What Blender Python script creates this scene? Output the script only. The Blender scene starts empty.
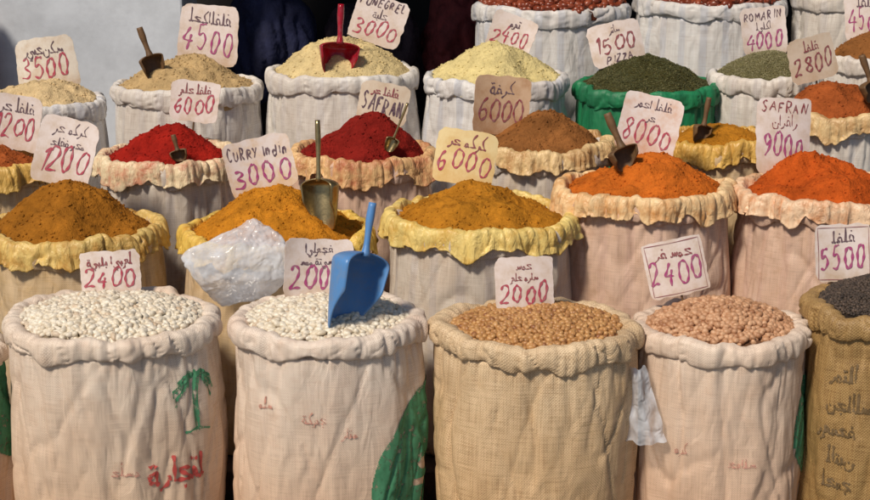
import bpy, math, random
import numpy as np
from mathutils import Vector, Matrix, noise
import bmesh
sc=bpy.context.scene
COL=sc.collection
PI=math.pi
def nz(x,y,z): return noise.noise(Vector((x,y,z)))

# ---------------------------------------------------------------- helpers
def link(o,parent=None):
    COL.objects.link(o)
    if parent is not None: o.parent=parent
    return o
def empty(name,loc=(0,0,0)):
    e=bpy.data.objects.new(name,None); e.location=loc; e.empty_display_size=.05
    COL.objects.link(e); return e
def mesh_obj(name,verts,faces,mat=None,parent=None,smooth=True,uvs=None):
    me=bpy.data.meshes.new(name)
    me.from_pydata(verts,[],faces)
    if uvs is not None:
        uvl=me.uv_layers.new(name="UVMap")
        idx=np.empty(len(me.loops),dtype=np.int32); me.loops.foreach_get("vertex_index",idx)
        arr=np.array(uvs,dtype=np.float32)[idx]
        uvl.data.foreach_set("uv",arr.ravel())
    if smooth: me.polygons.foreach_set("use_smooth",[True]*len(me.polygons))
    if mat: me.materials.append(mat)
    me.update()
    o=bpy.data.objects.new(name,me)
    return link(o,parent)
def box(name,x0,x1,y0,y1,z0,z1,mat,parent=None,bev=.006):
    v=[(x,y,z) for x in (x0,x1) for y in (y0,y1) for z in (z0,z1)]
    f=[(0,1,3,2),(4,6,7,5),(0,4,5,1),(2,3,7,6),(0,2,6,4),(1,5,7,3)]
    o=mesh_obj(name,v,f,mat,parent,smooth=False)
    if bev:
        m=o.modifiers.new("b",'BEVEL'); m.width=bev; m.segments=2
    return o
def catmull(pts,n):
    P=[np.array(p,float) for p in pts]
    if len(P)==2: return [P[0]+(P[1]-P[0])*i/(n) for i in range(n+1)]
    P=[2*P[0]-P[1]]+P+[2*P[-1]-P[-2]]
    out=[]
    for i in range(1,len(P)-2):
        a,b,c,d=P[i-1:i+3]
        for k in range(n):
            t=k/n
            out.append(.5*((2*b)+(c-a)*t+(2*a-5*b+4*c-d)*t*t+(3*b-a-3*c+d)*t**3))
    out.append(P[-2]); return out

# ---------------------------------------------------------------- materials
class NT:
    def __init__(s,name):
        s.m=bpy.data.materials.new(name); s.m.use_nodes=True
        s.t=s.m.node_tree; s.b=s.t.nodes["Principled BSDF"]
    def n(s,typ,**kw):
        nd=s.t.nodes.new(typ)
        for k,v in kw.items():
            if k in nd.inputs.keys(): nd.inputs[k].default_value=v
            else: setattr(nd,k,v)
        return nd
    def l(s,a,b): s.t.links.new(a,b)
    def math(s,op,a,b=None,c=None):
        nd=s.t.nodes.new('ShaderNodeMath'); nd.operation=op
        for i,x in enumerate((a,b,c)):
            if x is None: continue
            if isinstance(x,(int,float)): nd.inputs[i].default_value=x
            else: s.l(x,nd.inputs[i])
        return nd.outputs[0]
    def mix(s,f,a,b,bt='MIX'):
        nd=s.t.nodes.new('ShaderNodeMix'); nd.data_type='RGBA'; nd.blend_type=bt
        for i,x in ((0,f),(6,a),(7,b)):
            if isinstance(x,(int,float)): nd.inputs[i].default_value=x
            elif isinstance(x,(tuple,list)): nd.inputs[i].default_value=(*x[:3],1)
            else: s.l(x,nd.inputs[i])
        return nd.outputs[2]
    def noise(s,vec,scale,detail=2,rough=.55,dist=0):
        nd=s.n('ShaderNodeTexNoise',Scale=scale,Detail=detail,Roughness=rough,Distortion=dist)
        if vec is not None: s.l(vec,nd.inputs['Vector'])
        return nd.outputs['Fac']
    def ridge(s,f):
        return s.math('ABSOLUTE',s.math('SUBTRACT',f,.5))
    def ramp(s,f,a,b):
        nd=s.t.nodes.new('ShaderNodeMapRange'); nd.inputs[1].default_value=a; nd.inputs[2].default_value=b
        s.l(f,nd.inputs[0]); return nd.outputs[0]
    def mapping(s,vec,scale,loc=(0,0,0)):
        nd=s.t.nodes.new('ShaderNodeMapping'); nd.inputs['Scale'].default_value=scale; nd.inputs['Location'].default_value=loc
        s.l(vec,nd.inputs['Vector']); return nd.outputs[0]
    def bump(s,h,strength,dist,prev=None):
        nd=s.n('ShaderNodeBump',Strength=strength,Distance=dist); s.l(h,nd.inputs['Height'])
        if prev is not None: s.l(prev,nd.inputs['Normal'])
        return nd.outputs[0]
    def coord(s,which='Object'):
        return s.t.nodes.new('ShaderNodeTexCoord').outputs[which]

def fabric(name,col,stripe=None,samt=0.0,weave=.005,wstr=.5,stain=(.35,.22,.12),seed=0,streak=.35,low=None):
    N=NT(name); uv=N.coord('UV'); ob=N.coord('Object')
    sep=N.t.nodes.new('ShaderNodeSeparateXYZ'); N.l(uv,sep.inputs[0])
    sz=N.t.nodes.new('ShaderNodeSeparateXYZ'); N.l(ob,sz.inputs[0])
    k=2*PI/weave
    su=N.math('SINE',N.math('MULTIPLY',sep.outputs[0],k)); sv=N.math('SINE',N.math('MULTIPLY',sep.outputs[1],k))
    w=N.math('MULTIPLY',su,sv)
    st1=N.noise(N.mapping(uv,(12,380,1),(seed,0,0)),1,1)
    st2=N.noise(N.mapping(uv,(380,9,1),(0,seed,0)),1,1)
    th=N.math('ADD',st1,st2)
    c=col
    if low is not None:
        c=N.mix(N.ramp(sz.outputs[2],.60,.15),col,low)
    if stripe is not None:
        sf=N.ramp(N.math('SINE',N.math('MULTIPLY',sep.outputs[0],2*PI/.085)),.35,.75)
        c=N.mix(N.math('MULTIPLY',sf,samt),c,stripe)
    c=N.mix(N.math('MULTIPLY',N.ramp(N.noise(N.mapping(ob,(1,1,.8),(seed,seed,0)),4,3,.65),.42,.75),.55),c,stain)
    c=N.mix(N.math('MULTIPLY',N.ramp(N.noise(N.mapping(ob,(1,1,1.6),(seed,3,0)),24,3,.7),.52,.78),.38),c,stain)
    c=N.mix(N.math('MULTIPLY',N.ramp(th,1.06,.78),streak),c,(.55,.47,.40),'MULTIPLY')
    c=N.mix(N.math('MULTIPLY',N.ramp(w,.1,-.9),.75*wstr),c,(.5,.42,.33),'MULTIPLY')
    N.l(c,N.b.inputs['Base Color'])
    N.b.inputs['Roughness'].default_value=.5; N.b.inputs['Specular IOR Level'].default_value=.45
    b=N.bump(w,wstr*.8,.0007)
    wr=N.noise(N.mapping(ob,(1,1,.5),(seed,0,0)),17,3,.6,.5)
    b=N.bump(wr,.45,.02,b)
    N.l(b,N.b.inputs['Normal'])
    return N.m
def liner_mat(name,col,dust,seed=0,rough=.42):
    N=NT(name); ob=N.coord('Object')
    c=N.mix(N.math('MULTIPLY',N.ramp(N.noise(N.mapping(ob,(1,1,1),(seed,0,0)),7,3,.65),.40,.70),.55),col,tuple(x*.6 for x in col))
    c=N.mix(N.math('MULTIPLY',N.ramp(N.noise(N.mapping(ob,(1,1,1),(0,seed,0)),12,4,.75),.44,.68),.8),c,dust)
    N.l(c,N.b.inputs['Base Color']); N.b.inputs['Roughness'].default_value=rough
    wr=N.noise(N.mapping(ob,(1,1,.5),(seed,2,0)),26,4,.65,.6)
    N.l(N.bump(wr,.65,.02),N.b.inputs['Normal'])
    return N.m
def powder(name,col,seed=0,dark=.62,light=1.18):
    N=NT(name); ob=N.coord('Object')
    a=N.noise(N.mapping(ob,(1,1,1),(seed,0,0)),12,4,.7)
    g=N.noise(ob,260,1,.7); g2=N.noise(ob,60,3,.75)
    c=N.mix(N.ramp(a,.32,.7),tuple(min(1,x*dark) for x in col),tuple(min(1,x*light) for x in col))
    c=N.mix(N.math('MULTIPLY',N.ramp(g,.5,.3),.3),c,(.55,.5,.47),'MULTIPLY')
    c=N.mix(N.math('MULTIPLY',N.ramp(g2,.5,.25),.30),c,(.5,.45,.42),'MULTIPLY')
    N.l(c,N.b.inputs['Base Color']); N.b.inputs['Roughness'].default_value=.95
    N.b.inputs['Specular IOR Level'].default_value=.1
    b=N.bump(g,.4,.003); b=N.bump(g2,.8,.012,b); N.l(b,N.b.inputs['Normal'])
    return N.m
def grainmat(name,c1,c2,c3,rough=.5,bump=.3):
    N=NT(name)
    at=N.t.nodes.new('ShaderNodeAttribute'); at.attribute_name='rnd'
    c=N.mix(N.ramp(at.outputs['Fac'],0,.7),c1,c2); c=N.mix(N.ramp(at.outputs['Fac'],.8,1),c,c3)
    ob=N.coord('Object')
    c=N.mix(N.math('MULTIPLY',N.ramp(N.noise(ob,160,1),.6,.35),.35),c,(.5,.4,.3),'MULTIPLY')
    N.l(c,N.b.inputs['Base Color']); N.b.inputs['Roughness'].default_value=rough
    return N.m
def plain(name,col,rough=.6,var=.3,scale=12,metal=0,bs=.2,bd=.004):
    N=NT(name); ob=N.coord('Object')
    c=N.mix(N.ramp(N.noise(ob,scale,4,.65),.3,.75),tuple(x*(1-var) for x in col),tuple(min(1,x*(1+var*.5)) for x in col))
    N.l(c,N.b.inputs['Base Color']); N.b.inputs['Roughness'].default_value=rough; N.b.inputs['Metallic'].default_value=metal
    N.l(N.bump(N.noise(ob,scale*5,2),bs,bd),N.b.inputs['Normal'])
    return N.m
def marker(name,col):
    N=NT(name); ob=N.coord('Object')
    c=N.mix(N.ramp(N.noise(ob,70,3,.7),.35,.75),col,tuple(x*.45+y for x,y in zip(col,(.22,.16,.16))))
    N.l(c,N.b.inputs['Base Color']); N.b.inputs['Roughness'].default_value=.8
    return N.m
def worn_ink(name,col,keep=.45,scale=90):
    N=NT(name); ob=N.coord('Object')
    tr=N.t.nodes.new('ShaderNodeBsdfTransparent'); mx=N.t.nodes.new('ShaderNodeMixShader')
    out=N.t.nodes['Material Output']
    f=N.ramp(N.noise(ob,scale,3,.7),keep,keep-.12)
    f2=N.math('MULTIPLY',f,.9)
    N.l(f2,mx.inputs[0]); N.l(N.b.outputs[0],mx.inputs[1]); N.l(tr.outputs[0],mx.inputs[2]); N.l(mx.outputs[0],out.inputs[0])
    c=N.mix(N.ramp(N.noise(ob,30,3),.3,.7),col,tuple(min(1,x*1.5+.03) for x in col))
    N.l(c,N.b.inputs['Base Color']); N.b.inputs['Roughness'].default_value=.7
    return N.m
def paper(name,col,dust,seed):
    N=NT(name); ob=N.coord('Object')
    sz=N.t.nodes.new('ShaderNodeSeparateXYZ'); N.l(ob,sz.inputs[0])
    n1=N.noise(N.mapping(ob,(1,1,1),(seed,0,seed)),18,4,.7)
    c=N.mix(N.math('MULTIPLY',N.ramp(n1,.40,.70),.5),col,dust)
    lowf=N.math('ADD',N.ramp(sz.outputs[2],.0,-.11),N.math('MULTIPLY_ADD',n1,1.6,-.85))
    cl=N.n('ShaderNodeClamp'); N.l(lowf,cl.inputs[0])
    c=N.mix(N.math('MULTIPLY',cl.outputs[0],.65),c,dust)
    N.l(c,N.b.inputs['Base Color']); N.b.inputs['Roughness'].default_value=.8
    N.b.inputs['Specular IOR Level'].default_value=.2
    return N.m

# ---------------------------------------------------------------- stroke writing
def circ(cx,cy,rx,ry,a0=90,a1=450,n=9):
    return [(cx+rx*math.cos(math.radians(a0+(a1-a0)*i/n)),cy+ry*math.sin(math.radians(a0+(a1-a0)*i/n))) for i in range(n+1)]
G={
'0':[circ(.45,.5,.36,.48)],'1':[[(.25,.75),(.5,1)],[(.5,1),(.48,0)]],
'2':[[(.1,.8),(.3,1),(.7,.95),(.78,.7),(.5,.35),(.1,.02),(.5,.06),(.9,.02)]],
'3':[[(.15,.92),(.55,1),(.72,.76),(.38,.54),(.8,.34),(.62,.04),(.08,.06)]],
'4':[[(.5,1),(.28,.7),(.08,.42),(.5,.38),(.92,.4)],[(.66,.68),(.62,.3),(.6,-.08)]],
'5':[[(.8,1),(.5,.97),(.25,.97)],[(.25,.97),(.2,.56),(.58,.62),(.8,.32),(.52,0),(.1,.06)]],
'6':[[(.7,1),(.3,.7),(.15,.3),(.4,0),(.75,.16),(.66,.45),(.22,.38)]],
'7':[[(.1,.95),(.8,1)],[(.8,1),(.5,.5),(.35,0)]],
'8':[[(.75,.85),(.45,1),(.2,.8),(.5,.55),(.8,.25),(.5,0),(.2,.22),(.5,.52),(.75,.85)]],
'9':[[(.75,.75),(.5,.98),(.2,.75),(.45,.5),(.78,.72),(.7,.3),(.4,0)]],
'A':[[(.05,0),(.45,1)],[(.45,1),(.85,0)],[(.2,.4),(.7,.4)]],'C':[[(.8,.85),(.45,1),(.12,.5),(.4,0),(.8,.12)]],
'U':[[(.12,1),(.12,.3),(.45,0),(.78,.3),(.8,1)]],'R':[[(.15,0),(.15,1)],[(.15,1),(.7,.9),(.6,.55),(.15,.5)],[(.3,.5),(.8,0)]],
'Y':[[(.1,1),(.45,.5)],[(.85,1),(.3,0)]],'I':[[(.4,1),(.4,0)]],'N':[[(.12,0),(.15,1)],[(.15,1),(.75,0)],[(.75,0),(.78,1)]],
'S':[[(.8,.88),(.45,1),(.18,.75),(.5,.52),(.8,.25),(.45,0),(.1,.12)]],'F':[[(.15,0),(.15,1)],[(.15,1),(.8,1)],[(.15,.55),(.6,.55)]],
'P':[[(.15,0),(.15,1)],[(.15,1),(.75,.88),(.6,.5),(.15,.45)]],'Z':[[(.1,1),(.8,1)],[(.8,1),(.1,0)],[(.1,0),(.85,0)]],
'M':[[(.05,0),(.15,1)],[(.15,1),(.45,.4)],[(.45,.4),(.78,1)],[(.78,1),(.88,0)]],'O':[circ(.45,.5,.38,.5)],
'E':[[(.75,1),(.15,1)],[(.15,1),(.15,0)],[(.15,0),(.78,0)],[(.15,.52),(.6,.52)]],'G':[[(.8,.85),(.45,1),(.12,.5),(.45,0),(.8,.2),(.8,.45),(.5,.45)]],
'L':[[(.15,1),(.15,0)],[(.15,0),(.75,0)]],'K':[[(.15,0),(.15,1)],[(.8,1),(.15,.45)],[(.3,.55),(.85,0)]],
'D':[[(.15,0),(.15,1)],[(.15,1),(.75,.8),(.75,.2),(.15,0)]],
'i':[[(.3,.6),(.3,0)],[(.3,.82),(.31,.86)]],'n':[[(.15,.6),(.17,0)],[(.17,.35),(.5,.6),(.62,.4),(.62,0)]],
'd':[[(.65,1),(.65,0)],[(.62,.4),(.3,.55),(.12,.25),(.35,0),(.62,.15)]],' ':[],
}
def dot(x,y,s=.05): return [(x-s,y),(x,y+s*.7),(x+s,y)]
AR={ # right-to-left, start x=0, width
'f':(.5,[[(0,0),(-.1,.02),(-.12,.32),(-.32,.4),(-.38,.14),(-.24,.02),(-.5,0)],dot(-.25,.68)]),
'l':(.32,[[(0,0),(-.12,.06),(-.14,1),(-.18,.08),(-.32,0)]]),
'a':(.22,[[(-.1,1),(-.11,.5),(-.1,0)]]),
'h':(.62,[[(-.02,.36),(-.3,.44),(-.5,.38)],[(-.5,.38),(-.2,.15),(0,0)],[(0,0),(-.3,-.01),(-.62,0)]]),
'j':(.62,[[(-.02,.36),(-.3,.44),(-.5,.38)],[(-.5,.38),(-.2,.15),(0,0)],[(0,0),(-.3,-.01),(-.62,0)],dot(-.3,-.28)]),
'w':(.5,[[(0,0),(-.1,.05),(-.14,.34),(-.34,.3),(-.22,.06),(-.36,.0),(-.38,-.25),(-.62,-.4)]]),
'r':(.38,[[(0,.05),(-.06,.2),(-.14,-.1),(-.42,-.36)]]),
'b':(.3,[[(0,0),(-.08,.02),(-.13,.32),(-.18,.02),(-.3,0)],dot(-.14,-.24)]),
't':(.3,[[(0,0),(-.08,.02),(-.13,.32),(-.18,.02),(-.3,0)],dot(-.07,.6),dot(-.22,.6)]),
's':(.6,[[(0,0),(-.06,.26),(-.14,.02),(-.22,.26),(-.3,.02),(-.38,.28),(-.44,.02),(-.6,0)]]),
'm':(.42,[[(0,0),(-.1,.02),(-.14,.24),(-.3,.2),(-.28,-.06),(-.14,.0),(-.42,0)]]),
'e':(.42,[[(0,0),(-.12,.02),(-.14,.42),(-.38,.3),(-.36,.06),(-.12,.02)],dot(-.16,.66),dot(-.32,.64)]),
'n':(.6,[[(0,.1),(-.06,.2),(-.1,-.22),(-.35,-.32),(-.54,-.15),(-.56,.2)],dot(-.32,.2)]),
'y':(.62,[[(0,0),(-.1,.2),(-.3,.16),(-.12,-.1),(-.3,-.34),(-.62,-.15)],dot(-.25,-.52),dot(-.4,-.52)]),
'k':(.5,[[(0,0),(-.12,.05),(-.3,.5),(0,.95)],[(-.05,.02),(-.3,0),(-.5,0)]]),
' ':(.3,[]),
}
def layout(kind,text,h,rng,aspect=.8):
    out=[]
    if kind=='ar':
        x=0
        for ch in text:
            w,ss=AR.get(ch,AR['b'])
            sy=rng.uniform(.8,1.2); w*=rng.uniform(.9,1.1)
            for s in ss: out.append([((x+p[0])*h*1.05,p[1]*h*sy+rng.uniform(-.03,.03)*h) for p in s])
            x-=w
        W=-x*h*1.05
        out=[[(p[0]+W/2,p[1]) for p in s] for s in out]
        return out,W
    x=0
    for ch in text:
        dy=rng.uniform(-.11,.11); sx=rng.uniform(.78,1.05)*aspect; sy=rng.uniform(.85,1.18); sl=rng.uniform(.05,.30)
        for s in G[ch]:
            out.append([((x+(p[0]+sl*p[1])*sx)*h+rng.uniform(-.03,.03)*h,(p[1]*sy+dy)*h+rng.uniform(-.03,.03)*h) for p in s])
        x+=(.55 if ch in 'iI1 ' else 1.0)*aspect*1.08
    W=x*h
    return [[(p[0]-W/2,p[1]) for p in s] for s in out],W
def ribbons(polys,width,mapper,rng,n=6):
    V=[];F=[]
    for li,s in enumerate(polys):
        if len(s)<2: continue
        pts=catmull(s,n)
        L=len(pts); b=len(V); eps=.0002*(li%6)
        ww=width*rng.uniform(.8,1.15)
        for i,p in enumerate(pts):
            q=pts[min(i+1,L-1)]-pts[max(i-1,0)]
            d=np.linalg.norm(q); q=q/d if d>1e-9 else np.array([1,0])
            nrm=np.array([-q[1],q[0]])
            w=ww*.5*(.85+.35*math.sin(i*.7+li))*(1 if 0<i<L-1 else .6)
            V.append(mapper(*(p+nrm*w),eps)); V.append(mapper(*(p-nrm*w),eps))
        for i in range(L-1):
            a=b+2*i; F.append((a,a+1,a+3,a+2))
    return V,F

# ---------------------------------------------------------------- sack
class Sack: pass
DEPTH=.82
def make_sack(name,x,y,ztop,R,base,body,seed,liner=None,cuff=.05,heap=.1,heapmat=None,apex=(0,0),res=1.0,crumbs=True,inset=.018,roll=.012):
    S=Sack(); S.x,S.y,S.R,S.base=x,y,R,base
    H=ztop-base; S.H=H
    root=empty(name,(x,y,base)); root.scale=(1,DEPTH,1); S.root=root
    sd=seed*7.31
    cw=cuff
    def rb(z):
        h=max(0,min(1,z/H))
        bot=min(1,(z+.02)/.14)
        return (.80+.2*math.sqrt(max(0,1-(1-bot)**2)))*(.985+.05*math.sin(PI*min(1,h*1.05)))
    def disp(th,z):
        c,s=math.sin(th),math.cos(th)
        top=max(0,1-(H-z)/.26)
        d=.018*nz(c*1.3+sd,s*1.3,z*2.0)+.011*nz(c*3.6,s*3.6+sd,z*2.6)
        d+=(.002+.006*top*top)*nz(c*8+sd,s*8,z*2.5)
        d-=.014*top*top*max(0,.16-abs(nz(c*6+sd,s*6,z*1.2)))/.16
        for (f,k,o,am) in ((1.9,2.2,0,.006),(2.1,-2.4,4,.005),(3.2,3.5,8,.0035),(3.4,-3.0,11,.003)):
            g=nz(c*f+z*k+o,s*f+sd,z*1.5+sd)
            d-=am*math.exp(-(g/.045)**2)
        d+=.0014*nz(c*18,s*18+sd,z*14)
        return d*1.15+R*.012*math.cos(4*th+sd)
    S.surf=lambda th,z,off=0.0:(lambda r:(r*math.sin(th),-r*math.cos(th),z))(R*.965*rb(z)+disp(th,z)+off)
    prof=[]
    nb=int(56*res)
    zb=H-cw*1.05
    prof.append(('c',.3*R,.0,0))
    for i in range(nb+1):
        prof.append(('b',0,.004+(zb-.004)*(i/nb),0))
    rt=.965*R
    t=roll
    cp=[(rt-.004,zb+.002),(rt+t*.55,zb-.007),(rt+t*1.05,zb+.004),(rt+t*1.15,zb+cw*.5),(rt+t*.75,H-.008),(rt-inset*.25,H+.001),(rt-inset*.85,H-.006),(rt-inset*1.25,H-.03),(rt-inset*1.5,H-.075),(rt-inset*1.7,H-.12)]
    for p in catmull(cp,int(4*res)+1): prof.append(('p',p[0],p[1],min(1,(p[1]-zb+.03)/.04)))
    nt=int(240*res)
    V=[];UV=[];F=[]
    arc=0
    for j,(k,r,z,w) in enumerate(prof):
        if j>0:
            pr=prof[j-1]; arc+= abs(z-pr[2]) if k=='b' else math.hypot((r-pr[1]) if pr[0]=='p' else .0,z-pr[2])
        for i in range(nt+1):
            th=-PI+2*PI*i/nt
            c,s=math.sin(th),math.cos(th)
            if k=='c': V.append((r*c,-r*s,z))
            elif k=='b': V.append(S.surf(th,z))
            else:
                lowz=max(0,1-(z-zb)/(cw*.6)) if r>rt else 0   # lower hem of the cuff wanders
                wz=.013*nz(c*1.5+sd,s*1.5,3)+.010*nz(c*4,s*4+sd,1)+.004*nz(c*10,s*10+sd,z*9)
                hz=lowz*(.020*nz(c*2.5+sd,s*2.5,11)+.008*nz(c*7,s*7+sd,4))
                wr=.009*nz(c*4+sd,s*4,z*5)+.004*nz(c*12,s*12+sd,z*9+1)
                g=nz(c*5+z*10,s*5+sd,z*4+4); wr-=.008*math.exp(-(g/.05)**2)
                g=nz(c*8-z*12,s*8+sd,z*5+9); wr-=.004*math.exp(-(g/.06)**2)
                rr=r+disp(th,min(z,zb))*.8+wr
                V.append((rr*c,-rr*s,z+wz*max(0,w)+hz))
            UV.append((th*R,arc))
    for j in range(len(prof)-1):
        for i in range(nt):
            a=j*(nt+1)+i; F.append((a,a+1,a+nt+2,a+nt+1))
    mesh_obj("sack_body",V,F,body,root,uvs=UV)
    if liner:
        lp=[(rt-.035,H-.11),(rt-.026,H-.05),(rt-.014,H+.006),(rt-.002,H+.014),(rt+.013,H+.008),(rt+.021,H-.014),(rt+.022,H-.034),(rt+.026,H-.048)]
        pts=catmull(lp,5); V=[];F=[]
        nt2=int(340*res)
        for j,p in enumerate(pts):
            t=max(0,(j/(len(pts)-1)-.35)/.65)
            for i in range(nt2+1):
                th=-PI+2*PI*i/nt2; c,s=math.sin(th),math.cos(th)
                hem=-.050*max(0,nz(c*2.2+sd,s*2.2,8))+.028*nz(c*4.5,s*4.5+sd,5)+.012*nz(c*10,s*10+sd,2)
                g1=nz(c*5+sd,s*5,p[1]*3); g2=nz(c*9,s*9+sd,p[1]*5+5); g3=nz(c*7+p[1]*14,s*7+sd,3)
                fold=math.exp(-(g1/.05)**2); fold2=math.exp(-(g2/.06)**2)+.8*math.exp(-(g3/.05)**2)
                flare=.026*max(0,nz(c*3+sd,s*3,9))+.007*nz(c*9,s*9+sd,p[1]*8)-.010*fold-.005*fold2
                wz=.016*nz(c*1.5+sd,s*1.5,3)+.012*nz(c*5,s*5+sd,1)+.005*nz(c*13,s*13+sd,1)-.005*fold
                rr=p[0]+disp(th,zb)*.8+flare*(.35+t)
                V.append((rr*c,-rr*s,p[1]+wz*min(1,j/8)+hem*t*t))
        for j in range(len(pts)-1):
            for i in range(nt2):
                a=j*(nt2+1)+i; F.append((a,a+1,a+nt2+2,a+nt2+1))
        o=mesh_obj("liner",V,F,liner,root)
        m=o.modifiers.new("s",'SOLIDIFY'); m.thickness=.0014
    Rin=rt-inset*1.15; A=heap
    rr_=random.Random(seed*17)
    dents=[(rr_.uniform(-.6,.6)*Rin,rr_.uniform(-.7,.2)*Rin,rr_.uniform(.035,.08),rr_.uniform(.012,.030)) for _ in range(5)] if A>.08 else []
    ex_=1.30+rr_.uniform(-.15,.2)
    ed=.028
    def hf(px,py):
        q=math.hypot(px,py)/Rin
        ex,ey=px-apex[0]*(1-min(1,q)),py-apex[1]*(1-min(1,q))
        d=math.hypot(ex,ey)/Rin
        dd=math.sqrt(d*d+.015)-.122
        prof_=1-max(0,dd)**(ex_ if A>.08 else 1.8)
        z=(A+ed)*prof_-ed
        if A>.08:
            z+=.022*nz(px*6+sd,py*6,1)+.013*nz(px*16,py*16+sd,2)+.007*nz(px*45,py*45,sd)+.003*nz(px*110,py*110,sd)
            for (a,b,rr2,dp) in dents:
                z-=dp*math.exp(-((px-a)**2+(py-b)**2)/rr2**2)
        else:
            z+=.008*nz(px*7+sd,py*7,1)+.004*nz(px*19,py*19+sd,2)
        return H+z
    S.hf=hf; S.Rin=Rin
    if heapmat:
        nr=int(60*res)+6; nt3=int(160*res); V=[(0,0,hf(0,0))];F=[]
        for j in range(1,nr+1):
            for i in range(nt3):
                r=Rin*1.04*j/nr; th=2*PI*i/nt3; px,py=r*math.cos(th),r*math.sin(th)
                V.append((px,py,hf(px,py)-(0.0 if j<nr else .03)))
        for i in range(nt3): F.append((0,1+i,1+(i+1)%nt3))
        for j in range(nr-1):
            for i in range(nt3):
                a=1+j*nt3+i; b=1+j*nt3+(i+1)%nt3; F.append((a,a+nt3,b+nt3,b))
        mesh_obj("contents",V,F,heapmat,root)
        if crumbs:
            scatter(S,"crumbs",heapmat,(.0036,.003,.0026),.011,seed,sub=1,prob=.28,var=.7,lift=0.0)
    return S
_ico={}
def ico(sub):
    if sub not in _ico:
        bm=bmesh.new(); bmesh.ops.create_icosphere(bm,subdivisions=sub,radius=1)
        v=np.array([w.co[:] for w in bm.verts]); f=np.array([[q.index for q in g.verts] for g in bm.faces]); bm.free()
        _ico[sub]=(v,f)
    return _ico[sub]
def scatter(S,name,mat,size,spacing,seed,sub=2,prob=1,var=.15,kidney=0,lift=.3,layers=1,tip=0,flat=.35):
    rs=np.random.RandomState(seed*13+5)
    v0,f0=ico(sub); v0=v0.copy()
    if kidney: v0[:,1]+=kidney*(v0[:,0]**2-.3)
    if tip:
        m=v0[:,0]>.8; v0[m]*=1+tip
        v0[:,2]*=1-.12*np.exp(-(v0[:,1]/.25)**2)
    pos=[]
    for L in range(layers):
        n=int(S.Rin*1.05/spacing)+1
        for a in range(-n,n+1):
            for b in range(-int(n*1.2),int(n*1.2)+1):
                px=(a+.5*(b%2))*spacing+rs.uniform(-.35,.35)*spacing+L*spacing*.5
                py=b*spacing*.866+rs.uniform(-.35,.35)*spacing
                if math.hypot(px,py)>S.Rin*1.0 or rs.rand()>prob: continue
                pos.append((px,py,S.hf(px,py)+size[2]*(lift+L*1.0+rs.uniform(-.5,.5))))
    pos=np.array(pos); n=len(pos)
    ang=rs.rand(n)*2*PI; tx=rs.normal(0,flat,n); ty=rs.normal(0,flat,n)
    ca,sa=np.cos(ang),np.sin(ang); 
    sc_=np.array(size)[None,:]*(1+rs.uniform(-var,var,(n,1)))*(1+rs.uniform(-.1,.1,(n,3)))
    P=v0[None]*sc_[:,None,:]
    c,s=np.cos(tx)[:,None],np.sin(tx)[:,None]
    Y=P[...,1]*c-P[...,2]*s; Z=P[...,1]*s+P[...,2]*c; P[...,1]=Y;P[...,2]=Z
    c,s=np.cos(ty)[:,None],np.sin(ty)[:,None]
    X=P[...,0]*c+P[...,2]*s; Z=-P[...,0]*s+P[...,2]*c; P[...,0]=X;P[...,2]=Z
    X=P[...,0]*ca[:,None]-P[...,1]*sa[:,None]; Y=P[...,0]*sa[:,None]+P[...,1]*ca[:,None]; P[...,0]=X;P[...,1]=Y/DEPTH
    P+=pos[:,None,:]
    nv=len(v0); V=P.reshape(-1,3); F=(f0[None]+(np.arange(n)*nv)[:,None,None]).reshape(-1,3)
    me=bpy.data.meshes.new(name)
    me.vertices.add(len(V)); me.vertices.foreach_set("co",V.ravel().astype(np.float32))
    me.loops.add(F.size); me.loops.foreach_set("vertex_index",F.ravel().astype(np.int32))
    me.polygons.add(len(F)); me.polygons.foreach_set("loop_start",np.arange(0,F.size,3,dtype=np.int32))
    me.polygons.foreach_set("use_smooth",np.ones(len(F),dtype=bool))
    me.update(calc_edges=True)
    at=me.attributes.new("rnd",'FLOAT','POINT'); at.data.foreach_set("value",np.repeat(rs.rand(n),nv).astype(np.float32))
    me.materials.append(mat)
    return link(bpy.data.objects.new(name,me),S.root)

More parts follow.
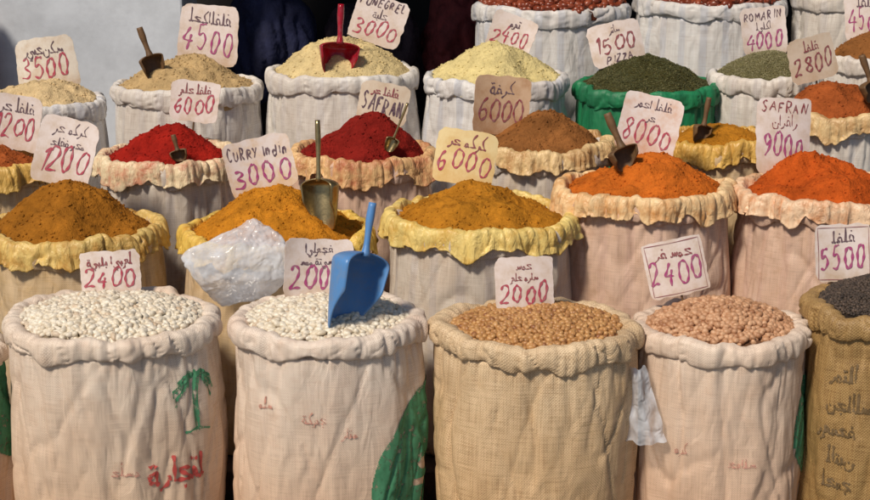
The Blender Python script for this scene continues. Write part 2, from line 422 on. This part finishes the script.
# ---------------------------------------------------------------- price sign
RED=marker("red_marker_ink",(.42,.03,.07)); MAG=marker("magenta_marker_ink",(.36,.03,.17))
BLK=marker("dark_marker_ink",(.06,.025,.05)); BRN=marker("brown_marker_ink",(.24,.03,.04))
WOOD=plain("scoop_wood",(.16,.085,.035),.6,.4,30)
cards=0
def price_sign(S,dx,dy,dz,w,h,tilt,lines,yaw=0,lean=12,col=(.74,.65,.62),dust=(.50,.35,.22),border=False):
    global cards; cards+=1
    rng=random.Random(cards*11)
    loc=Vector((S.x+dx,S.y+dy,S.base+S.H+dz))
    root=empty("price_sign",loc)
    root.matrix_world=Matrix.Translation(loc)@Matrix.Rotation(math.radians(yaw+rng.uniform(-14,14)),4,'Z')@Matrix.Rotation(math.radians(-lean+rng.uniform(-8,6)),4,'X')@Matrix.Rotation(math.radians(-tilt),4,'Y')
    b=rng.uniform(-2.0,1.6); tw=rng.uniform(-1.2,1.2)
    ct=[rng.uniform(.03,.14) for _ in range(4)]
    def f(x,z): return b*x*x+tw*x*z
    nx,nzz=24,22; V=[];F=[]
    for j in range(nzz+1):
        for i in range(nx+1):
            u=2*i/nx-1; v=2*j/nzz-1
            cc=ct[(0 if u<0 else 1)+(0 if v<0 else 2)]
            k=cc*(abs(u)**8)*(abs(v)**8)
            x=u*w/2*(1-k)+.004*nz(v*4,cards,u*2)+.0014*nz(v*18,cards,u*3); z=v*h/2*(1-k)+.0055*nz(u*3,v*2+9,cards)+.0014*nz(u*18,v*3+9,cards)
            V.append((x,f(x,z),z))
    for j in range(nzz):
        for i in range(nx):
            a=j*(nx+1)+i; F.append((a,a+1,a+nx+2,a+nx+1))
    o=mesh_obj("card",V,F,paper("card_paper",col,dust,cards*3.3),root,smooth=False)
    m=o.modifiers.new("s",'SOLIDIFY'); m.thickness=.0016; m.offset=0
    mp=lambda x,y,e=0:(x,f(x,y)-.0020-e,y)
    rt=math.radians(rng.uniform(-4,4))
    for li,(kind,text,ink,yc,hh) in enumerate(lines):
        polys,W=layout(kind,text,h*hh,rng)
        mx=w*rng.uniform(.84,.92)
        sx=min(1,mx/W)
        polys=[[(p[0]*sx,p[1]+h*yc+p[0]*math.tan(rt)) for p in s] for s in polys]
        V,F=ribbons(polys,(.0068 if kind!='ar' else .0044)*(w/.18)**.5*(1 if hh>.2 else .65),mp,rng)
        mesh_obj("writing_%d"%(li+1),V,F,ink,root,smooth=False)
    if border:
        a,c=w*.45,h*.45
        V,F=ribbons([[(-a,-c),(0,-c*1.02),(a,-c)],[(-a,c),(0,c*.98),(a,c)],[(-a,-c),(-a*.98,0),(-a,c)],[(a,-c),(a,0),(a,c)]],.0018,mp,rng)
        mesh_obj("border",V,F,BRN,root,smooth=False)
    tube("stick",[(0,.006+f(0,-h*.3),-h*.3),(0,.008,-h*.5-.06)],[.003,.003],WOOD,root)
    return root
def tube(name,pts,rad,mat,parent,n=12,sub=5):
    P=catmull([Vector(p)[:] for p in pts],sub); Rr=np.interp(np.linspace(0,1,len(P)),np.linspace(0,1,len(rad)),rad)
    V=[];F=[]
    for i,p in enumerate(P):
        t=Vector(P[min(i+1,len(P)-1)]-P[max(i-1,0)]).normalized()
        a=t.orthogonal().normalized() if i==0 else (a-t*a.dot(t)).normalized()
        c=t.cross(a)
        for k in range(n):
            q=Vector(p)+(a*math.cos(2*PI*k/n)+c*math.sin(2*PI*k/n))*Rr[i]; V.append(q[:])
    for i in range(len(P)-1):
        for k in range(n): F.append((i*n+k,i*n+(k+1)%n,(i+1)*n+(k+1)%n,(i+1)*n+k))
    F.append(tuple(range(n))[::-1]); F.append(tuple((len(P)-1)*n+k for k in range(n)))
    return mesh_obj(name,V,F,mat,parent)
def scoop(name,loc,L,W,hl,hr,mat,leanb=10,leanr=0,yaw=0,flat=1.0,hmat=None):
    root=empty(name,loc)
    root.matrix_world=Matrix.Translation(loc)@Matrix.Rotation(math.radians(-leanb),4,'X')@Matrix.Rotation(math.radians(leanr),4,'Y')@Matrix.Rotation(math.radians(yaw),4,'Z')
    V=[];F=[];ns,nj=28,26
    for i in range(ns+1):
        s=i/ns
        if s<.72:
            z=L*.86*s/.72; r=W/2*(.72+.32*(s/.72)**.8)
        else:
            a=(s-.72)/.28*PI/2; z=L*.86+L*.14*math.sin(a); r=W/2*1.04*max(.02,math.cos(a))
        ph=math.radians(55+50*min(1,s/.45))
        for j in range(nj+1):
            p=-ph+2*ph*j/nj
            V.append((r*math.sin(p),r*math.cos(p)*flat-W*.1,z+ .22*L*(1-min(1,s/.5))*(abs(p)/ph)**2*.6))
    for i in range(ns):
        for j in range(nj):
            a=i*(nj+1)+j; F.append((a,a+1,a+nj+2,a+nj+1))
    o=mesh_obj("bowl",V,F,mat,root); m=o.modifiers.new("s",'SOLIDIFY'); m.thickness=.004; m.offset=0
    tube("handle",[(0,-W*.1,L*.96),(0,-W*.08,L+hl*.25),(0,-W*.05,L+hl*.6),(0,-W*.04,L+hl)],[hr*1.35,hr*.85,hr*.9,hr*1.2,hr*1.05],hmat or mat,root)
    return root

# ---------------------------------------------------------------- materials in use
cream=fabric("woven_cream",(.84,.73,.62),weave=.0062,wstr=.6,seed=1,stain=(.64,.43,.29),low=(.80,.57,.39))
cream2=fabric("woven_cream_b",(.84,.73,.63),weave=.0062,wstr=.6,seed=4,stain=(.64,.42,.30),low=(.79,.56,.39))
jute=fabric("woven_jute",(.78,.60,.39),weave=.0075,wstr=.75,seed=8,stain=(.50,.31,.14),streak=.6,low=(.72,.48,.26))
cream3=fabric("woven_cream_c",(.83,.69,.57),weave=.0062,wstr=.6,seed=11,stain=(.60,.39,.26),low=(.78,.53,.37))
brownjute=fabric("brown_jute",(.44,.28,.11),weave=.008,wstr=.8,seed=15,stain=(.2,.12,.05),streak=.7)
greyst=fabric("woven_grey_striped",(.68,.61,.53),(.52,.48,.48),.45,weave=.006,wstr=.5,seed=20,stain=(.50,.34,.21))
pinkst=fabric("woven_pink",(.78,.57,.45),(.68,.47,.40),.4,weave=.006,wstr=.5,seed=23,stain=(.52,.30,.17))
beige=fabric("woven_beige",(.70,.54,.35),(.56,.44,.30),.4,weave=.006,wstr=.5,seed=27,stain=(.55,.33,.08))
white=fabric("woven_white",(.80,.77,.72),(.64,.64,.68),.4,weave=.006,wstr=.4,seed=31,stain=(.52,.43,.36))
white2=fabric("woven_white_blue",(.77,.76,.75),(.52,.56,.66),.5,weave=.006,wstr=.4,seed=35,stain=(.50,.42,.38))
green=fabric("woven_green",(.015,.25,.10),(.015,.17,.08),.4,weave=.006,wstr=.4,seed=37,stain=(.02,.10,.05))

P=powder
m_mustard=P("mustard_brown_powder",(.35,.135,.015),1); m_curry=P("curry_powder",(.58,.225,.018),2)
m_cumin=P("turmeric_powder",(.49,.20,.018),3); m_orange=P("orange_spice_powder",(.60,.15,.018),4)
m_saff=P("saffron_orange_powder",(.56,.10,.014),5); m_red=P("paprika_powder",(.36,.017,.010),6)
m_dred=P("chilli_powder",(.25,.016,.011),7); m_brown=P("cinnamon_powder",(.30,.12,.035),8)
m_tan=P("ginger_powder",(.56,.39,.19),9,.7); m_pale=P("fenugreek_powder",(.72,.57,.29),10,.75)
m_pale2=P("garlic_powder",(.72,.60,.28),11,.78); m_herb=P("dried_herb",(.065,.06,.02),12); m_seed=P("rosemary_leaf",(.18,.16,.07),13)
m_cream=P("sesame_powder",(.68,.51,.28),14,.75); m_ob=P("cayenne_powder",(.40,.10,.025),15)
b_white=grainmat("white_bean",(.74,.65,.50),(.84,.78,.66),(.60,.46,.32),.4)
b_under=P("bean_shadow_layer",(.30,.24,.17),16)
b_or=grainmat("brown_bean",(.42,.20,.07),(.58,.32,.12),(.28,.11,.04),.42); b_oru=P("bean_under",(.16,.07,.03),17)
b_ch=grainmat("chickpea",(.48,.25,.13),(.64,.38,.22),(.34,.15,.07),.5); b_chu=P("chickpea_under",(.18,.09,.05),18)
b_pep=grainmat("peppercorn",(.03,.022,.018),(.08,.055,.04),(.13,.09,.065),.7)
b_date=grainmat("dried_date",(.17,.03,.013),(.32,.075,.035),(.10,.02,.01),.3)
b_leaf=grainmat("herb_flake",(.05,.055,.016),(.10,.10,.03),(.17,.15,.06),.8); b_seedf=grainmat("seed_flake",(.16,.15,.07),(.26,.24,.12),(.34,.3,.18),.8)
LN=liner_mat
l_g=LN("liner_ochre",(.76,.54,.18),(.44,.19,.02),1); l_h=LN("liner_yellow",(.82,.56,.12),(.55,.25,.02),2)
l_i=LN("liner_yellow_b",(.84,.64,.22),(.55,.29,.03),3); l_j=LN("liner_peach",(.86,.61,.33),(.6,.24,.05),4)
l_k=LN("liner_pink_peach",(.86,.61,.40),(.6,.20,.05),5); l_l=LN("liner_cream",(.84,.68,.44),(.5,.09,.04),6)
l_m=LN("liner_tan",(.80,.51,.24),(.42,.09,.04),7); l_n=LN("liner_tan_b",(.76,.55,.28),(.4,.18,.05),8)
l_p=LN("liner_mustard",(.76,.48,.12),(.5,.25,.04),9)

# ---------------------------------------------------------------- sacks
ms=make_sack
FR=dict(crumbs=False,inset=.034,roll=.014)
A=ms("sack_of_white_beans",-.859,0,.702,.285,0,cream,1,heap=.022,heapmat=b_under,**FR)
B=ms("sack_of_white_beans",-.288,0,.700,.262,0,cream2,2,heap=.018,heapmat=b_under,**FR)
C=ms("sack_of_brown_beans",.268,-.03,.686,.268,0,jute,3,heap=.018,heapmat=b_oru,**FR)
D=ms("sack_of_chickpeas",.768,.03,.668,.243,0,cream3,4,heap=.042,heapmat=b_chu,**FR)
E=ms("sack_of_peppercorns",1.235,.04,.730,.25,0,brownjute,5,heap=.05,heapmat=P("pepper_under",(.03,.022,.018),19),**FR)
Fk=ms("sack_of_white_beans",-1.42,0,.62,.262,0,cream,6,heap=.03,heapmat=b_under,**FR)
for S_,sd in ((A,1),(B,2),(Fk,3)): scatter(S_,"beans",b_white,(.0130,.0082,.0074),.0148,sd,kidney=.25,layers=2)
scatter(C,"beans",b_or,(.0092,.0076,.0072),.0130,4,layers=2,tip=.15)
scatter(D,"chickpeas",b_ch,(.0092,.0084,.0080),.0138,5,layers=2,tip=.3)
scatter(E,"peppercorns",b_pep,(.0046,.0044,.0042),.0070,6,sub=1,layers=2,lift=.5)

Gs=ms("sack_of_mustard_spice",-1.075,.56,.782,.262,.12,beige,7,liner=l_g,heap=.16,heapmat=m_mustard,apex=(-.03,0))
Hs=ms("sack_of_curry_powder",-.468,.56,.775,.288,.12,beige,8,liner=l_h,heap=.13,heapmat=m_curry,apex=(0,0))
Is=ms("sack_of_turmeric",.135,.56,.820,.285,.12,greyst,9,liner=l_i,heap=.10,heapmat=m_cumin)
Js=ms("sack_of_orange_spice",.630,.67,.880,.268,.12,pinkst,10,liner=l_j,heap=.115,heapmat=m_orange,apex=(.04,0))
Ks=ms("sack_of_saffron_spice",1.165,.66,.872,.258,.12,pinkst,11,liner=l_k,heap=.115,heapmat=m_saff,apex=(-.04,0))

Ls=ms("sack_of_paprika",-.857,1.06,.892,.232,.3,greyst,12,liner=l_l,heap=.105,heapmat=m_red,res=.8)
Ms=ms("sack_of_chilli_powder",-.238,1.06,.90,.235,.3,pinkst,13,liner=l_m,heap=.13,heapmat=m_dred,res=.8,apex=(.03,0))
Ns=ms("sack_of_cinnamon",.345,1.08,.928,.228,.3,greyst,14,liner=l_n,heap=.105,heapmat=m_brown,res=.8)
Os=ms("sack_of_cayenne",-1.46,1.06,.865,.20,.3,beige,15,liner=l_p,heap=.085,heapmat=m_ob,res=.7)
Ps=ms("sack_of_turmeric",.93,1.12,.93,.2,.3,beige,16,liner=l_p,heap=.05,heapmat=m_cumin,res=.7)
Qs=ms("sack_of_cayenne",1.33,1.2,1.01,.2,.3,white,17,liner=l_n,heap=.12,heapmat=m_ob,res=.7)

Rs=ms("sack_of_ginger",-.872,1.55,1.045,.262,.45,white,18,heap=.10,heapmat=m_tan,res=.8,apex=(.02,0))
Ss=ms("sack_of_fenugreek",-.328,1.55,1.093,.272,.45,white,19,heap=.13,heapmat=m_pale,res=.8)
Ts=ms("sack_of_garlic_powder",.212,1.55,1.073,.255,.45,white2,20,heap=.115,heapmat=m_pale2,res=.8)
Us=ms("sack_of_dried_herbs",.745,1.55,1.045,.258,.45,green,21,heap=.082,heapmat=m_herb,res=.8)
Vs=ms("sack_of_rosemary",1.165,1.55,1.08,.2,.45,white,22,heap=.07,heapmat=m_seed,res=.7)
Ws=ms("sack_of_sesame",-1.39,1.52,.995,.225,.45,white2,23,heap=.085,heapmat=m_cream,res=.8)
Xs=ms("sack_of_cinnamon",1.56,1.6,1.14,.19,.45,white,24,heap=.07,heapmat=m_brown,res=.7)
scatter(Us,"herb_flakes",b_leaf,(.0055,.0022,.001),.0062,21,sub=1,lift=1,flat=.6)
scatter(Vs,"rosemary_needles",b_seedf,(.0065,.0016,.0014),.0062,22,sub=1,lift=1,flat=.5)

du=P("date_under",(.08,.02,.01),20)
Y5=ms("sack_of_dried_dates",.445,2.12,1.25,.30,.6,white2,25,heap=.06,heapmat=du,res=.8,crumbs=False)
Z5=ms("sack_of_dried_dates",1.055,2.12,1.27,.29,.6,white2,26,heap=.06,heapmat=du,res=.8,crumbs=False)
A5=ms("sack_of_dried_dates",1.60,2.14,1.29,.23,.6,white,27,heap=.05,heapmat=du,res=.7,crumbs=False)
for S_,sd in ((Y5,31),(Z5,32),(A5,33)): scatter(S_,"dates",b_date,(.019,.0115,.011),.021,sd,layers=2)

# ---------------------------------------------------------------- prints on the sacks
def print_on(S,name,polys,width,th0,z0,ink,seed=1,off=.0030):
    R=S.R
    mp=lambda x,y,e=0:S.surf(th0+x/R,z0+y,off+e)
    V,F=ribbons(polys,width,mp,random.Random(seed),n=8)
    return mesh_obj(name,V,F,ink,S.root)
def fill_on(S,name,th0,th1,z0,z1,pred,ink,off=.0026,n=130):
    V=[];F=[];
    for j in range(n+1):
        for i in range(n+1):
            V.append(S.surf(th0+(th1-th0)*i/n,z0+(z1-z0)*j/n,off))
    for j in range(n):
        for i in range(n):
            if pred((i+.5)/n,(j+.5)/n):
                a=j*(n+1)+i; F.append((a,a+1,a+n+2,a+n+1))
    return mesh_obj(name,V,F,ink,S.root)
gi=worn_ink("green_print_ink",(.04,.19,.09),.46,55); ri=worn_ink("red_print_ink",(.42,.05,.04),.44)
di=worn_ink("dark_print_ink",(.13,.08,.03),.45); fi=worn_ink("faded_red_ink",(.50,.25,.19),.50)
r=random.Random(3)
pl=[];K=1.3
for k,a in enumerate((-20,8,35,62,90,118,145,172,200)):
    ra=math.radians(a); L=.052*K
    c=[(0,.0)]
    for t in (.35,.7,1.0): c.append((L*t*math.cos(ra),L*t*math.sin(ra)*.8-.035*K*t*t))
    pl.append(c)
    for t in (.35,.5,.65,.8,.95):
        px=L*t*math.cos(ra); py=L*t*math.sin(ra)*.8-.035*K*t*t
        pl.append([(px,py),(px+.006*math.cos(ra),py-.018)])
TH=math.radians(55)
print_on(A,"palm_tree_print",pl,.0056,TH,.575,gi)
print_on(A,"palm_trunk_print",[[(0,0),(-.008,-.06),(-.004,-.155)],[(.006,0),(.0,-.07),(.006,-.155)],[(-.035,-.155),(0,-.146),(.045,-.157)]],.008,TH,.575,gi)
pw,_=layout('ar','ltjare',.072,r); print_on(A,"arabic_print",pw,.0115,math.radians(42),.295,ri)
pw,_=layout('ar','mslh',.035,r); print_on(A,"arabic_print_small",pw,.004,math.radians(12),.33,fi)
def cres(u,v):
    e=((u-1.0)/.98)**2+((v-.30)/.70)**2
    e+=.06*nz(u*6,v*6,2)
    return e<1 and not (((u-.66)/.13)**2+((v-.45)/.05)**2<1) and not (abs(u-.55-.25*v)<.03 and .06<v<.34) and not(abs(v-.33)<.02 and .5<u<.72)
fill_on(B,"green_leaf_print",math.radians(26),math.radians(96),.12,.54,cres,gi)
for q,(t,th,z) in enumerate((('slm',-35,.50),('jwke',-5,.47),('mtar',15,.43))):
    pw,_=layout('ar',t,.03,r); print_on(B,"faded_print_%d"%q,pw,.0035,math.radians(th),z,fi)
for q,(t,th,z) in enumerate((('krm',-30,.36),('slamh',8,.33))):
    pw,_=layout('ar',t,.03,r); print_on(D,"faded_print_%d"%q,pw,.0035,math.radians(th),z,fi)
fill_on(D,"green_leaf_print",math.radians(48),math.radians(115),.22,.54,lambda u,v:((u-.9)/.8)**2+((v-.5)/.5)**2<1,gi,n=70)
fill_on(Fk,"green_leaf_print",math.radians(55),math.radians(120),.28,.58,lambda u,v:((u-.8)/.7)**2+((v-.5)/.5)**2<1,gi,n=70)
for q,(t,th,z) in enumerate((('altmr',-42,.55),('slaljn',-38,.47),('fhmwr',-44,.40),('nbtal',-40,.32),('jmhl',-42,.25))):
    pw,_=layout('ar',t,.045,r); print_on(E,"arabic_print_%d"%q,pw,.0065,math.radians(th),z,di)
# ---------------------------------------------------------------- signs
def L2(ar,num,i1=BLK,i2=RED,extra=None):
    l=[('ar',ar,i1,.20,.22),('n',num,i2,-.27,.38)]
    if extra: l=[('ar',ar,i1,.26,.17),('n',num,i2,-.16,.34),('n',extra,i1,-.42,.17)]
    return l
def L3(a1,a2,num,i1=BLK,i2=RED):
    return [('ar',a1,i1,.28,.16),('ar',a2,i1,.08,.14),('n',num,i2,-.32,.34)]
ps=price_sign
ps(A,-.03,.15,.062,.165,.125,4,L2('lwbya bldye','2400',BRN))
ps(B,-.03,.14,.080,.19,.165,-5,L3('fjwlya','fsyte mms','2000',BLK,MAG))
ps(C,-.03,.06,.084,.155,.150,2,L3('hms','sarm hlw','2000',BRN,RED))
ps(D,-.11,.12,.114,.165,.155,13,L2('hms fr','2400',BRN,MAG),border=True)
ps(E,-.12,.12,.09,.15,.16,5,L2('flfl','5500',BLK,MAG),border=True)
ps(Gs,-.03,.10,.208,.19,.205,-11,L3('krkm hr','mhr fflh','1200',BLK,RED))
ps(Hs,-.06,.12,.172,.205,.165,12,[('n','CURRY Indin',BLK,.14,.20),('n','3000',MAG,-.34,.36)],dust=(.6,.35,.1))
ps(Is,-.044,.12,.150,.185,.165,-8,L2('krkm hr','6000',BRN),col=(.76,.61,.33),dust=(.6,.35,.1))
ps(Js,.026,.12,.164,.185,.19,-13,L3('flfl ahmr','hr','8000',BLK,RED),dust=(.55,.25,.1))
ps(Ks,-.10,.1,.145,.175,.235,-5,[('n','SAFRAN',BRN,.32,.13),('ar','rafran',BRN,.14,.14),('n','9000',MAG,-.28,.32)])
ps(Ls,.066,.12,.154,.168,.135,-4,L2('flfl hlw','6000',BRN))
ps(Ms,.068,.11,.142,.165,.135,-10,L2('flfl hr','SAFRAN',BRN,BLK),col=(.66,.56,.45))
ps(Ns,-.13,.05,.115,.187,.19,-6,L2('krfe','6000',BLK,BRN),col=(.56,.39,.26),dust=(.35,.16,.06))
ps(Os,.08,.1,.115,.17,.18,-8,L2('flfl hr','1200',BLK,RED))
ps(Ws,0,.12,.10,.235,.185,9,L2('sknjbyr','3500',BLK,RED),col=(.72,.66,.58))
ps(Rs,.066,.15,.142,.225,.215,-3,L2('flflakhl','4500',BLK,MAG))
ps(Ss,.128,.12,.152,.19,.17,-18,[('n','FUNEGREL',BLK,.26,.16),('ar','hlbe',BLK,.04,.18),('n','3000',RED,-.36,.32)])
ps(Ts,.063,.12,.122,.165,.135,-18,L2('twm','2400',BLK,RED))
ps(Us,-.10,.1,.122,.19,.155,12,L2('satr','1500',BLK,BRN,'PIZZA'))
ps(Vs,0,.1,.13,.165,.17,4,[('n','ROMARIN',BLK,.24,.17),('ar','aklyl',BLK,.04,.16),('n','4000',MAG,-.36,.3)])
ps(Qs,-.066,.1,.158,.165,.15,13,L2('flfl','2800',BRN,BRN),col=(.66,.55,.44))
ps(Xs,-.02,.1,.115,.15,.18,4,L2('flfl','4500',BLK,MAG))

# ---------------------------------------------------------------- scoops
def plastic(name,col,rough=.3,alpha=0):
    N=NT(name); N.b.inputs['Roughness'].default_value=rough
    ob=N.coord(); c=N.mix(N.ramp(N.noise(ob,40,3,.7),.45,.8),col,tuple(x*.6+.1 for x in col)); N.l(c,N.b.inputs['Base Color'])
    N.l(N.bump(N.noise(ob,60,2),.12,.004),N.b.inputs['Normal'])
    if alpha: N.b.inputs['Transmission Weight'].default_value=alpha
    return N.m
bluep=plastic("blue_plastic",(.09,.25,.55),.38); redp=plastic("red_plastic",(.48,.01,.03),.15,.35)
metal=plain("tarnished_metal",(.42,.32,.16),.32,.4,25,metal=.85)
scoop("blue_plastic_scoop",Vector((-.232,-.140,.680)),.225,.155,.130,.0095,bluep,leanb=14,leanr=11,yaw=50)
scoop("metal_scoop",Vector((-.325,.45,.800)),.155,.11,.17,.007,metal,leanb=10,leanr=-2,yaw=-35)
scoop("red_plastic_scoop",Vector((-.333,1.37,1.09)),.12,.13,.13,.010,redp,leanb=12,leanr=3,yaw=20)
scoop("wooden_scoop",Vector((-.955,1.44,1.07)),.09,.08,.10,.010,WOOD,leanb=5,leanr=-18,yaw=30)
scoop("wooden_scoop",Vector((.575,.60,.950)),.07,.09,.11,.011,WOOD,leanb=12,leanr=-22,yaw=30)
scoop("wooden_scoop",Vector((1.43,1.10,1.06)),.07,.08,.09,.010,WOOD,leanb=5,leanr=-20,yaw=30)
scoop("wooden_scoop",Vector((.85,1.02,.94)),.06,.06,.09,.008,WOOD,leanb=5,leanr=10,yaw=30)
scoop("metal_scoop",Vector((-.15,.95,.925)),.05,.04,.12,.004,metal,leanb=5,leanr=22,yaw=0)
scoop("wooden_scoop",Vector((-.80,.90,.905)),.04,.05,.05,.007,WOOD,leanb=5,leanr=-15,yaw=0)

# ---------------------------------------------------------------- plastic bags
def bagmat():
    N=NT("thin_film_plastic"); tr=N.t.nodes.new('ShaderNodeBsdfTransparent'); mx=N.t.nodes.new('ShaderNodeMixShader')
    out=N.t.nodes['Material Output']; ob=N.coord()
    N.b.inputs['Base Color'].default_value=(.78,.81,.87,1); N.b.inputs['Roughness'].default_value=.22
    N.b.inputs['Specular IOR Level'].default_value=.6
    f=N.ramp(N.noise(ob,14,3,.6),.35,.65); f=N.math('MULTIPLY_ADD',f,.38,.34)
    N.l(f,mx.inputs[0]); N.l(tr.outputs[0],mx.inputs[1]); N.l(N.b.outputs[0],mx.inputs[2]); N.l(mx.outputs[0],out.inputs[0])
    N.l(N.bump(N.ridge(N.noise(ob,15,2,.5,.6)),.6,.03),N.b.inputs['Normal']); return N.m
BM=bagmat()
def bag(name,loc,sx,sy,sz,seed):
    rs=random.Random(seed)
    planes=[]
    for _ in range(46):
        v=Vector((rs.gauss(0,1),rs.gauss(0,1),rs.gauss(0,1))).normalized(); planes.append((v,rs.uniform(.72,1.02)))
    bm=bmesh.new(); bmesh.ops.create_icosphere(bm,subdivisions=6,radius=1)
    for v in bm.verts:
        c=v.co.copy()
        r=1.12
        for (n_,d) in planes:
            q=c.dot(n_)
            if q>.05: r=min(r,d/q)
        r*=1+.07*abs(nz(c.x*3+seed,c.y*3,c.z*2))+.05*abs(nz(c.x*7,c.y*7+seed,c.z*5))
        pinch=1-.30*max(0,c.z)**1.5
        v.co=Vector((c.x*r*sx*pinch+.03*c.z,c.y*r*sy*pinch,c.z*r*sz))
    me=bpy.data.meshes.new(name); bm.to_mesh(me); bm.free(); me.materials.append(BM)
    me.polygons.foreach_set("use_smooth",[True]*len(me.polygons))
    o=bpy.data.objects.new(name,me); o.location=loc; COL.objects.link(o); return o
bag("crumpled_plastic_bag",(-.535,.21,.780),.150,.08,.130,4)
V=[];F=[];n=24
for j in range(n+1):
    for i in range(13):
        u=i/12-.5; v=j/n
        wd=.05+.06*v+.012*nz(v*5,0,3)
        V.append((u*wd+.03*v,-.012*math.cos(u*6)+.016*nz(u*6,v*5,1)-.03*v,-v*.20+.015*nz(u*4,2,v)))
for j in range(n):
    for i in range(12):
        a=j*13+i; F.append((a,a+1,a+14,a+13))
o=mesh_obj("torn_plastic_strip",V,F,BM); o.location=(.525,-.12,.590)

# ---------------------------------------------------------------- setting
gm=plain("ground_paving",(.16,.14,.12),.9,.35,3,bs=.5,bd=.02)
mesh_obj("ground",[(-200,-200,0),(200,-200,0),(200,200,0),(-200,200,0)],[(0,1,2,3)],gm,smooth=False)
pm=plain("platform_timber",(.07,.04,.025),.8,.4,6)
pr=empty("stepped_display_platform")
for k,(y0,y1,z) in enumerate(((.29,.80,.118),(.802,1.29,.298),(1.292,1.84,.448),(1.842,2.6,.598))):
    box("step_%d"%(k+1),-2.4,2.4,y0,y1,.002,z,pm,pr)
wm=plain("pale_blue_paint",(.66,.70,.76),.7,.22,5,bs=.3)
box("painted_wall",-2.02,-1.00,2.35,2.75,.605,3.0,wm,bev=.01)
dk=plain("dark_interior_wall",(.03,.025,.025),.9,.4,4)
box("shop_back_wall",-4,4,4.0,4.2,.004,3.0,dk)
box("shop_side_wall",-3.2,-3.0,1.9,3.98,.004,3.0,dk); box("shop_side_wall",3.0,3.2,1.9,3.98,.004,3.0,dk)
box("unseen_shade_slab",-1.25,4,1.40,4.3,2.30,2.34,plain("shade_slab_surface",(.12,.09,.07),.9))  # unseen slab added overhead to keep sun off the shop interior
def bundle(name,loc,s,col,seed):
    bm=bmesh.new(); bmesh.ops.create_icosphere(bm,subdivisions=5,radius=1)
    for v in bm.verts:
        c=v.co.copy(); k=1+.25*nz(c.x*1.5+seed,c.y*1.5,c.z*1.5)-.12*max(0,.2-abs(nz(c.x*3,c.y*3+seed,c.z*2)))/.2
        v.co=Vector((c.x*k*s[0],c.y*k*s[1],max(-.8,c.z)*k*s[2]))
    me=bpy.data.meshes.new(name); bm.to_mesh(me); bm.free(); me.materials.append(plain(name+"_cloth",col,.85,.5,10,bs=.25,bd=.02))
    me.polygons.foreach_set("use_smooth",[True]*len(me.polygons))
    o=bpy.data.objects.new(name,me); o.location=loc; COL.objects.link(o)
bundle("navy_cloth_bundle",(-.72,2.95,.96),(.20,.2,.28),(.03,.035,.10),1)
bundle("dark_cloth_bundle",(-.28,3.0,.88),(.26,.2,.26),(.05,.03,.04),5)
bundle("maroon_cloth_bundle",(.12,3.0,.98),(.18,.2,.26),(.20,.03,.03),9)
bundle("orange_cloth_bundle",(-1.85,2.2,1.0),(.12,.12,.3),(.30,.10,.03),12)

# ---------------------------------------------------------------- light & camera
w=bpy.data.worlds.new("World"); sc.world=w; w.use_nodes=True
nt=w.node_tree; bg=nt.nodes['Background']; sky=nt.nodes.new('ShaderNodeTexSky'); sky.sky_type='NISHITA'; sky.sun_disc=False
el=math.radians(49); az=math.radians(216)
sky.sun_elevation=el; sky.sun_rotation=az
nt.links.new(sky.outputs[0],bg.inputs[0]); bg.inputs[1].default_value=.060
sd=bpy.data.lights.new("sun",'SUN'); sd.energy=3.5; sd.angle=math.radians(9); sd.color=(1,.89,.75)
so=bpy.data.objects.new("sun",sd); COL.objects.link(so)
dirv=Vector((math.sin(az)*math.cos(el),math.cos(az)*math.cos(el),math.sin(el)))
so.rotation_euler=dirv.to_track_quat('Z','Y').to_euler()
cam=bpy.data.cameras.new("camera"); cam.lens=67.2; cam.sensor_width=36; cam.clip_end=1000
co=bpy.data.objects.new("camera",cam); co.location=(0,-4.1,2.05); co.rotation_euler=(math.radians(74),0,0); COL.objects.link(co)
sc.camera=co
sc.view_settings.view_transform='Standard'; sc.view_settings.look='None'; sc.view_settings.exposure=0
